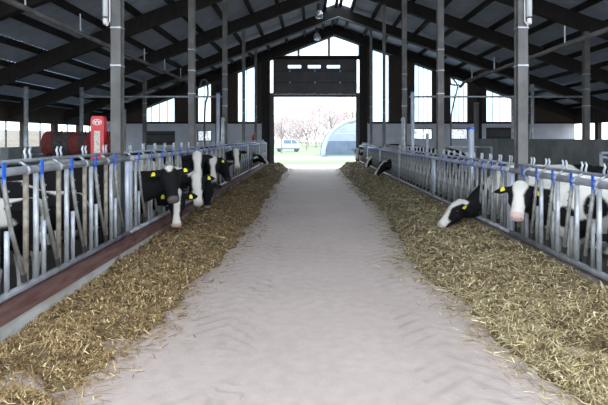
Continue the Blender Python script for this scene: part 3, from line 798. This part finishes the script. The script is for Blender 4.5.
    mb.tube([(-1.70*sc, 0, 1.26*sc), (-1.80*sc, 0, 1.15*sc), (-1.83*sc, 0, .8*sc), (-1.81*sc, 0, .5*sc), (-1.81*sc, 0, .38*sc)], [.035*sc, .028*sc, .024*sc, .035*sc, .015*sc], 8)
    tmp = bpy.data.objects.new('tmp', mb.mesh('tmp')); C.objects.link(tmp)
    r = tmp.modifiers.new('r', 'REMESH'); r.mode = 'VOXEL'; r.voxel_size = fine
    sm = tmp.modifiers.new('s', 'SMOOTH'); sm.iterations = 4; sm.factor = 0.5
    dg = bpy.context.evaluated_depsgraph_get()
    me = bpy.data.meshes.new_from_object(tmp.evaluated_get(dg)); me.name = 'body'
    old = tmp.data; bpy.data.objects.remove(tmp); bpy.data.meshes.remove(old)
    me.materials.clear(); me.materials.append(M['coat']); me.polygons.foreach_set('use_smooth', [True]*len(me.polygons))
    # coat pattern
    N = len(me.vertices); co = np.empty(N*3); me.vertices.foreach_get('co', co); co = co.reshape(-1, 3)
    rel = co - np.array(P)
    hu = rel @ np.array(u)/sc; hv = rel @ np.array(v)/sc; hw = rel @ np.array(w_)/sc
    BL = (0.010, 0.010, 0.011); WH = (0.66, 0.64, 0.60)
    cols = np.ones((N, 4))
    for i in range(N):
        x, y, z = co[i]
        a, b, c = hu[i], hv[i], hw[i]
        wob = 0.03*noise.noise(Vector((x*7+seed, y*7, z*7)))
        if a > -0.09 and abs(c) < 0.36 and -0.26 < b < 0.10 and a < 0.6:
            if abs(c) > 0.125 and a < 0.13:            # ears
                k = WH if ears == 'white' else BL
            elif a > 0.452 + wob*0.3 and muzzle is not None: k = muzzle
            elif head_white:
                k = BL if (abs(c) > 0.075+wob and -0.03 < a < 0.26) else WH
                if b < -0.17 and a < 0.3: k = WH
            elif forehead_tri:
                k = WH if (a < 0.085+wob*0.4 and abs(c) < 0.055-max(0, a-0.01)*0.5 and b > -0.06) else BL
            else:
                bw = blaze*float(np.interp(a, [-0.05, 0.05, 0.12, 0.20, 0.30, 0.42], [0.085, 0.085, 0.075, 0.055, 0.06, 0.085]))
                if not blaze_top and a < 0.22: bw = 0
                k = WH if (bw > 0 and abs(c)+wob*0.6 < bw and b > -0.105) else BL
        else:
            nn = noise.noise(Vector((x*1.25+seed*3.1, y*1.25+seed, z*1.25))) + 0.25*noise.noise(Vector((x*3+seed, y*3, z*3)))
            k = WH if nn > 0.45 - white else BL
            for (qx, qy, qz, qr, qc) in (patches or ()):
                if (x/sc-qx)**2 + (y/sc-qy)**2 + (z/sc-qz)**2 < (qr*(1+wob*4))**2: k = WH if qc else BL
            if legs_white and z < 0.52*sc+wob*2: k = WH
            if z < 0.075: k = (0.05, 0.045, 0.04)
        cols[i, :3] = k
    ed_ = np.empty(len(me.edges)*2, dtype=np.int64); me.edges.foreach_get('vertices', ed_); ed_ = ed_.reshape(-1, 2)
    acc = cols.copy(); cnt = np.ones((N, 1))                     # soften the hairline between patches
    np.add.at(acc, ed_[:, 0], cols[ed_[:, 1]]); np.add.at(acc, ed_[:, 1], cols[ed_[:, 0]])
    np.add.at(cnt, ed_[:, 0], 1); np.add.at(cnt, ed_[:, 1], 1)
    cols = acc/cnt
    ca = me.color_attributes.new('col', 'FLOAT_COLOR', 'POINT'); ca.data.foreach_set('color', cols.ravel())
    obj('body', me, e)
    # small parts
    for sw in (-1, 1):
        part('eye', MB().ball(H(.145, -.062, sw*.113), .026*sc, .016*sc, .02*sc, 10, 7, axes=(u, w_, v)), 'eye', e, smooth=True)
        part('nostril', MB().ball(H(.488, -.070, sw*.044), .016*sc, .012*sc, .018*sc, 8, 6, axes=(u, w_, v)), 'nostril', e, smooth=True)
        if tags[0 if sw < 0 else 1]:
            b0 = H(.035, -.065, sw*.075); ed = (w_*sw - u*0.03 - v*ear_back + Vector((0, 0, ear_lift))).normalized()
            q = b0 + ed*.135*sc + v*(.034*sc)
            s2 = ed.cross(v).normalized(); dn = s2 if s2.z < 0 else -s2
            vs = []
            for th in (0.0, 0.006):
                for (aa, bb) in ((-.012, .02), (.012, .02), (.026, -.01), (.026, -.045), (-.026, -.045), (-.026, -.01)):
                    p = q + ed*aa - dn*bb + v*th; vs.append(p)
            part('ear_tag', MB().add(vs, [(5,4,3,2,1,0), (6,7,8,9,10,11)] + [(i, (i+1) % 6, (i+1) % 6+6, i+6) for i in range(6)]), 'tag', e)
    COW_N[0] += 1
    return e

def wp(px, py, y): return ((px-VPX)*y/F, y, CAM_H - (py-VPY)*y/F)
def gapL(bay, i): return 2.4 + 4*bay + 0.095 + 0.532*i + 0.345
def face(poll, r, c, d):
    """muzzle direction: r to the viewer's right, c towards the viewer, d down; the forehead looks at the viewer"""
    t = (Vector((0, 0, CAM_H)) - Vector(poll)).normalized(); rt = Vector((-t.y, t.x, 0)).normalized()
    D = rt*r + t*c + Vector((0, 0, -d))
    return dict(poll=poll, D=tuple(D.normalized()), vhint=tuple(t + Vector((0, 0, 0.25))))
PINK = (0.50, 0.33, 0.30); DARK = (0.035, 0.032, 0.033); PALE = (0.52, 0.46, 0.42)
# left row, from the camera inwards
cow('black cow standing behind the left fence closest to the camera', 'L', gapL(0, 2)-0.05, (-2.72, 3.85, 1.05), (0.35, -0.15, -0.9), (0.9, -0.3, 0.3), back=0.45, white=-0.05, seed=3, blaze=0.25, tags=(1, 0), muzzle=DARK)
cow('black cow with white underside behind the left fence below the brush', 'L', gapL(0, 4)-0.10, (-2.74, 4.85, 1.0), (0.3, -0.4, -0.85), (0.8, -0.5, 0.3), back=0.45, white=0.08, seed=8, blaze=0.2, tags=(0, 0), muzzle=DARK)
cow('dark cow behind the left fence just before the nearest column', 'L', gapL(0, 5)+0.12, (-2.74, 5.75, 0.95), (0.3, 0.1, -0.9), (0.9, 0.1, 0.3), back=0.45, white=-0.05, seed=11, blaze=0.2, tags=(0, 0), muzzle=DARK)
cow('black cow with a white forehead triangle and yellow tags, looking at the camera', 'L', gapL(1, 0), **face(wp(169, 168, 6.75), 0.10, 0.62, 0.70), white=-0.5, seed=1, forehead_tri=True, ear_lift=0.12, muzzle=(0.10, 0.085, 0.08), legs_white=False, sc=1.05, fine=0.014, yaw=0.12)
cow('black cow with a white blaze and pink nose, head low below the triangle cow', 'L', gapL(1, 1)+0.02, **face(wp(177, 193, 7.35), -0.02, 0.28, 0.93), white=-0.05, seed=5, blaze=0.72, muzzle=PINK, fine=0.014, sc=1.02, yaw=-0.06)
cow('pale headed cow with lowered white muzzle behind the tagged pair', 'L', gapL(1, 3), **face(wp(196, 175, 8.4), 0.06, 0.45, 0.86), white=0.55, seed=21, head_white=True, muzzle=PALE, tags=(1, 0), sc=1.08, yaw=0.12)
cow('white faced cow with black ears, head raised at the left fence', 'L', gapL(1, 4), **face(wp(197, 153, 9.0), 0.03, 0.5, 0.82), white=0.3, seed=14, blaze=1.05, muzzle=PALE, tags=(0, 0), sc=1.0)
cow('black cow with head down in the hay beside the pale headed cow', 'L', gapL(1, 5), **face(wp(208, 184, 9.6), -0.03, 0.25, 0.95), white=-0.1, seed=17, blaze=0.0, muzzle=(0.3, 0.28, 0.27), tags=(0, 0), yaw=-0.12)
cow('cow with a white face stripe past the second left column', 'L', gapL(2, 0), **face(wp(213, 158, 10.5), 0.0, 0.45, 0.88), white=0.0, seed=23, blaze=0.85, muzzle=PALE, tags=(1, 0), sc=1.05)
cow('black cow turning its dark head to the aisle past the second left column', 'L', gapL(2, 1)+0.1, wp(222, 159, 11.4), (0.45, -0.35, -0.8), (0.6, -0.4, 0.6), white=-0.5, seed=25, blaze=0.0, muzzle=DARK, tags=(0, 0), legs_white=False, sc=1.1)
cow('far white faced cow before the third left column', 'L', gapL(2, 5), **face(wp(236, 150, 13.3), 0.06, 0.45, 0.86), white=0.1, seed=29, blaze=0.9, muzzle=PALE, tags=(0, 0), fine=0.022, sc=1.05)
cow('furthest cow on the left, black head with white ear turned to the aisle', 'L', gapL(4, 3), wp(259, 154, 19.5), (0.75, -0.3, -0.6), (0.5, -0.4, 0.75), white=0.1, seed=33, blaze=0.5, ears='white', muzzle=PALE, tags=(0, 0), fine=0.022, sc=1.1)
# right row
cow('black and white cow stretching its white nose into the hay on the right', 'R', 7.58, wp(458, 201, 7.55), (-0.68, -0.12, -0.66), (-0.60, -0.05, 0.75), white=0.42, seed=41, blaze=1.15, muzzle=PALE, tags=(1, 1), fine=0.014, sc=1.02,
    patches=[(0.12, 0, 1.12, 0.50, 1), (-0.5, 0, 1.25, 0.5, 1), (0.55, 0.1, 0.85, 0.30, 0), (0.75, 0.1, 0.7, 0.25, 0)])
cow('white faced cow with pink nose and yellow tags beside the nearest right column', 'R', 5.83, **face(wp(521, 183, 5.75), -0.08, 0.72, 0.66), white=0.30, seed=47, blaze=1.0, muzzle=(0.58, 0.42, 0.40), ear_lift=-0.22, fine=0.014, sc=1.0,
    patches=[(0.0, 0, 1.0, 0.75, 1), (0.46, 0, 0.98, 0.30, 0), (0.10, 0.22, 0.92, 0.13, 0), (-0.22, 0.30, 1.05, 0.15, 0), (-0.10, 0.25, 0.78, 0.12, 0), (-0.6, 0.3, 0.95, 0.22, 0), (-1.3, 0.2, 1.0, 0.25, 1)])
cow('white cow with black patches behind the near right fence', 'R', 5.08, (3.10, 4.80, 0.72), (-0.1, -0.5, -0.85), (-0.3, -0.8, 0.4), back=0.40, white=0.6, seed=52, blaze=0.7, tags=(0, 0), yaw=-0.1,
    patches=[(0.1, 0.1, 1.1, 0.22, 1), (0.15, 0.1, 0.75, 0.2, 0), (-0.4, 0.3, 0.9, 0.22, 0)])
cow('patched cow closest to the camera behind the right fence', 'R', 4.25, (3.10, 3.9, 0.8), (-0.1, -0.6, -0.78), (-0.3, -0.75, 0.5), back=0.40, white=0.4, seed=55, blaze=0.7, tags=(0, 0),
    patches=[(0.1, -0.1, 1.1, 0.25, 1), (0.1, -0.1, 0.8, 0.16, 0)])
cow('black cow with head down in the hay before the third right column', 'R', 15.58, wp(384, 162, 15.9), (-0.62, -0.15, -0.72), (-0.5, -0.5, 0.65), white=-0.1, seed=61, blaze=0.3, tags=(0, 0), fine=0.022, sc=1.08)
cow('far black and white cow feeding by the fifth right column', 'R', 20.7, wp(371, 157, 20.8), (-0.55, -0.3, -0.76), (-0.5, -0.6, 0.55), white=0.15, seed=64, blaze=0.8, ears='white', tags=(0, 0), fine=0.022, sc=1.1)
cow('furthest cow on the right, pale face beside the door jamb', 'R', 24.7, wp(357.5, 149, 24.2), (-0.12, -0.4, -0.9), (-0.1, -0.9, 0.4), white=0.5, seed=68, head_white=True, ears='white', tags=(0, 0), fine=0.022, sc=1.1)

# ------------------------------------------------------------------ red cow brush
by = 7.15
def bx_(px): return (px-VPX)*by/F
def bz_(py): return CAM_H-(py-VPY)*by/F
e = empty('cow_brush', (bx_(100.5), by, 0.0)); tag(e, 'red motor housing with a red and black rotating cow brush', 'cow brush')
cx = bx_(100.5)
hw = (bx_(107.5)-bx_(94.5))/2
housing = part('housing', MB().prism_xz([(-hw, bz_(170)), (hw, bz_(170)), (hw, bz_(120)), (hw*0.8, bz_(116.5)), (-hw*0.8, bz_(116.5)), (-hw, bz_(120))], -0.11, 0.0), 'red', e)
part('name_plate', MB().box(bx_(97.5)-cx, bx_(103.5)-cx, -0.116, -0.1105, bz_(153), bz_(131)), 'cream', housing)
zc = bz_(122.3); ax, az = hw*0.72, 0.045
mb = MB(); nseg = 24
ring = [(math.cos(2*math.pi*i/nseg), math.sin(2*math.pi*i/nseg)) for i in range(nseg)]
vs = [(ax*c_, yy, zc+az*s_) for yy in (-0.116, -0.1105) for c_, s_ in ring] + [(ax*0.82*c_, yy, zc+az*0.78*s_) for yy in (-0.116, -0.1105) for c_, s_ in ring]
fs = []
for i in range(nseg):
    j = (i+1) % nseg
    fs += [(i, j, 2*nseg+j, 2*nseg+i), (nseg+j, nseg+i, 3*nseg+i, 3*nseg+j), (i, nseg+i, nseg+j, j), (2*nseg+j, 3*nseg+j, 3*nseg+i, 2*nseg+i)]
mb.add(vs, fs); part('emblem', mb, 'white', housing)
mb = MB()
for sx in (-1, 1):
    mb.prism_xz([(sx*0.012, zc-0.024), (sx*0.03, zc-0.024), (sx*0.045, zc+0.004), (sx*0.06, zc+0.02), (sx*0.03, zc+0.012), (sx*0.012, zc+0.01)], -0.116, -0.1105)
mb.prism_xz([(-0.02, zc+0.010), (0.02, zc+0.010), (0.012, zc+0.026), (-0.012, zc+0.026)], -0.116, -0.1105)
part('emblem', mb, 'white', housing)
zb_ = bz_(144); rb = 0.185
L0, L1 = bx_(43)-cx, -hw-0.005
bands = [(0, .20, 'bristle_red'), (.20, .54, 'bristle_black'), (.54, .72, 'bristle_red'), (.72, .84, 'bristle_black'), (.84, 1.0, 'bristle_red')]
def bristle_band(x0, x1, m):
    mb = MB(); n = 26; rings = max(2, int((x1-x0)/0.03))
    pts = [(x0+(x1-x0)*i/rings, 0.12, zb_) for i in range(rings+1)]
    rr = [rb*(0.93 + 0.09*random.random()) for _ in pts]
    mb.tube(pts, rr, n)
    for _ in range(int(700*(x1-x0))):                   # bristle tufts
        x = x0+(x1-x0)*random.random(); a = random.random()*2*math.pi; r1 = rb*(1.0+0.10*random.random())
        dx = random.gauss(0, 0.02); p = Vector((x, 0.12+math.cos(a)*rb*0.85, zb_+math.sin(a)*rb*0.85)); q = Vector((x+dx, 0.12+math.cos(a)*r1, zb_+math.sin(a)*r1))
        mb.tube([p, q], [0.012, 0.005], 4)
    return mb
for a, b, m in bands: part('bristle_band', bristle_band(L0+(L1-L0)*a, L0+(L1-L0)*b, m), m, e)
part('bristle_band', bristle_band(L1+0.003, hw+0.10, 'bristle_red'), 'bristle_red', e)
part('axle', MB().tube([(L0-0.03, 0.12, zb_), (hw+0.14, 0.12, zb_)], 0.02, 8), 'galv', e)
part('mounting_pole', MB().tube([(0.2, 0.36, FZ), (0.2, 0.36, 2.1)], 0.04, 10), 'column', e)
part('bracket', MB().tube([(0.2, 0.36, 1.88), (0.05, -0.01, 1.88)], 0.02, 8), 'galv', e)

# ------------------------------------------------------------------ stalls behind the fences
def low_wall(nm, x, y0, y1, top, label):
    e = empty(nm, (x, y0, FZ)); tag(e, label, 'wall')
    n = 4; L = (y1-y0)/n
    for i in range(n):
        obj('wall_panel', MB().box(-0.09, 0.09, i*L, (i+1)*L-0.012, 0, top-FZ).mesh('wall_panel', 'concrete'), e)
    return e
low_wall('stall_wall', 7.2, 9.0, 20.5, 1.62, 'grey concrete stall wall behind the right cows')
low_wall('stall_wall', -7.4, 11.6, 13.6, 1.42, 'low grey concrete wall left of the red brush')
def stall_divider(x, y, L, ztop, label, sgn):
    e = empty('stall_divider', (x, y, FZ)); tag(e, label, 'stall rail', 'tubular stall dividers')
    h = ztop-FZ
    obj('top_bar', MB().tube([(0, 0, h), (sgn*L, 0, h)], 0.028, 8).mesh('top_bar', 'galv', True), e)
    obj('lower_bar', MB().tube([(0, 0, h-0.06), (sgn*L*0.5, 0, h-0.30), (sgn*L, 0, h-0.50)], 0.025, 8).mesh('lower_bar', 'galv', True), e)
    for dx in (0, L): obj('post', MB().tube([(sgn*dx, 0, 0), (sgn*dx, 0, h)], 0.032, 8).mesh('post', 'galv', True), e)
stall_divider(5.2, 8.6, 1.7, 1.38, 'tubular stall rail in front of the right concrete wall', 1)
stall_divider(3.7, 13.3, 1.3, 1.40, 'tubular stall rail left of the blue capped short post', 1)
stall_divider(3.3, 17.2, 2.6, 1.33, 'far tubular stall rail below the right gable windows', 1)
stall_divider(-5.6, 12.0, 1.6, 1.25, 'tubular stall rail behind the left cows', -1)
# a small red can and clutter on the ledge by the gable
tag(obj('fire_extinguisher', MB().tube([(gx(254.5), YW-0.25, 1.32), (gx(254.5), YW-0.25, 1.70), (gx(254.5), YW-0.25, 1.78), (gx(254.5), YW-0.25, 1.86)], [0.10, 0.10, 0.07, 0.03], 12).mesh('fire_extinguisher', 'red', True)), 'small red canister on the ledge left of the door', 'canister')
tag(obj('ledge', MB().box(gx(236), gx(261), YW-0.42, YW-0.17, 1.20, 1.318).mesh('ledge', 'beam')), 'dark ledge on the far wall left of the door', 'shelf')

# ------------------------------------------------------------------ outside the far door
def tree(x, y, h, label, seed, spread=0.55):
    rnd = random.Random(seed)
    e = empty('bare_tree', (x, y, -0.02)); tag(e, label, 'tree', 'bare trees beyond the meadow')
    tk = MB(); tw = MB()
    def grow(p, d, ln, r, depth):
        q = p + d*ln
        mid = p + d*ln*0.5 + Vector((rnd.gauss(0, .03), rnd.gauss(0, .03), 0))*ln
        if depth <= 1: tk.tube([p, mid, q], [r, r*0.85, r*0.68], 6)
        else: tw.tube([p, mid, q], [r, r*0.8, r*0.5], 3)
        if depth >= 5: return
        n = 4 if depth < 2 else 3
        for i in range(n):
            t = rnd.uniform(0.45, 1.0) if i else 1.0
            s = p + d*ln*t
            nd = (d + Vector((rnd.gauss(0, spread), rnd.gauss(0, spread), rnd.gauss(0.10, 0.25)))).normalized()
            grow(s, nd, ln*rnd.uniform(0.58, 0.78), max(r*0.55, 0.012), depth+1)
    grow(Vector((0, 0, 0)), Vector((0, 0, 1)), h*0.36, h*0.018, 0)
    part('trunk', tk, 'bark', e); part('twigs', tw, 'twig', e)
tl = [(gx_, y_, h_, lb) for gx_, y_, h_, lb in (
    (-3.2, 52, 6.0, 'slim bare tree in the meadow behind the white van'), (-7.2, 66, 5.4, 'bare tree at the left edge of the far doorway'),
    (-0.6, 66, 7.0, 'bare tree right of the white van'), (2.6, 60, 7.6, 'bare tree left of the hoop shelter'), (5.5, 64, 9.0, 'tall bare tree rising behind the hoop shelter'),
    (0.8, 78, 7.2, 'distant bare tree at the middle of the doorway'), (-3.2, 90, 7.4, 'distant bare tree above the white van'), (6.0, 90, 8.2, 'distant bare tree behind the shelter arch'), (-13.0, 86, 7.0, 'distant bare tree beside the left jamb'), (12.0, 82, 8.4, 'distant bare tree beside the right jamb'))]
for i, (x, y, h, lb) in enumerate(tl): tree(x, y, h, lb, 100+i)
# bare wood closing the view far away
def wood():
    mb = MB(); rnd = random.Random(5)
    for i in range(24000):
        x = rnd.uniform(-34, 34); zmax = 6.2 + 1.6*math.sin(x*0.33+0.6) + 0.9*math.sin(x*0.9)
        z = rnd.random()**0.75*zmax; y = 98+rnd.uniform(-3, 3)
        d = Vector((rnd.gauss(0, .45), rnd.gauss(0, .3), 1)).normalized()*rnd.uniform(0.5, 1.2)
        p = Vector((x, y, z)); a = rnd.random()*6.28
        s_ = Vector((math.cos(a), math.sin(a)*0.4, 0))*0.085
        mb.add([p-s_, p+s_, p+d, p+Vector((0, 0.05, 0.02))], [(0, 1, 2), (1, 3, 2), (3, 0, 2), (0, 3, 1)])
    return mb
o = obj('distant_wood', wood().mesh('distant_wood', 'twig')); tag(o, 'hazy band of bare wood far behind the trees', 'wood', kind='stuff')

# hoop shelter
hx, hy, hwid, hh, hlen = 4.35, 41.0, 3.3, 3.25, 7.0
e = empty('hoop_shelter', (hx, hy, 0.0)); tag(e, 'arched hoop shelter with pale rim and grey-blue back wall outside the door', 'shelter')
def arch(r, n=24): return [(-(hwid-r)*math.cos(math.pi*i/n), (hh-r)*math.sin(math.pi*i/n)**0.9) for i in range(n+1)]
for k in range(4):
    yy = hlen*k/3
    part('hoop', MB().tube([(x, yy, z) for x, z in arch(0.0)], 0.17 if k == 0 else 0.06, 8), 'hoop', e, smooth=True)
vs = []; fs = []; A = arch(-0.08); B = arch(-0.14)
for yy in (0.1, hlen):
    vs += [(x, yy, z) for x, z in A] + [(x, yy, z) for x, z in B]
n1 = len(A)
for i in range(n1-1):
    fs += [(i, i+1, 2*n1+i+1, 2*n1+i), (n1+i+1, n1+i, 3*n1+i, 3*n1+i+1), (i+1, i, n1+i, n1+i+1)]
part('cover', MB().add(vs, fs), 'cover', e, smooth=True)
part('back_wall', MB().prism_xz([(x*0.97, z*0.97) for x, z in arch(0.05)], hlen-0.06, hlen-0.02), 'tarp_light', e)
for i in range(5):
    part('wall_board', MB().box(-hwid*0.93+i*hwid*0.372, -hwid*0.93+(i+1)*hwid*0.372-0.02, hlen-0.16, hlen-0.07, 0, 1.35), 'sheeting', e)
part('cross_bar', MB().tube([(-hwid*0.78, 0, hh*0.62), (hwid*0.78, 0, hh*0.62)], 0.06, 8), 'hoop', e)
part('sill', MB().box(-hwid, hwid, 0.05, 0.2, 0, 0.12), 'hoop', e)

# white van parked beyond the track
vx, vy = -2.75, 58.0
e = empty('van', (vx, vy, -0.02)); tag(e, 'white van parked on the meadow outside the door', 'van')
mb = MB(); prof = [(-1.55, .35), (1.5, .35), (1.55, .8), (1.2, .95), (.85, 1.5), (-1.45, 1.55), (-1.55, 1.4)]
mb.prism_xz(prof, -0.8, 0.8); part('body', mb, 'van', e)
part('windscreen', MB().prism_xz([(1.16, .98), (.86, 1.45), (.45, 1.45), (.45, .98)], -0.81, -0.801), 'van_glass', e)
part('side_window', MB().box(-0.5, 0.38, -0.81, -0.801, .98, 1.43), 'van_glass', e)
part('sill_trim', MB().box(-1.5, 1.48, -0.82, -0.801, .36, .5), 'van_glass', e)
for x in (-1.0, 1.0):
    for yy in (-0.78, 0.6):
        part('wheel', MB().tube([(x, yy, .3), (x, yy+.18, .3)], .3, 14), 'tyre', e)
print('cows', COW_N[0])
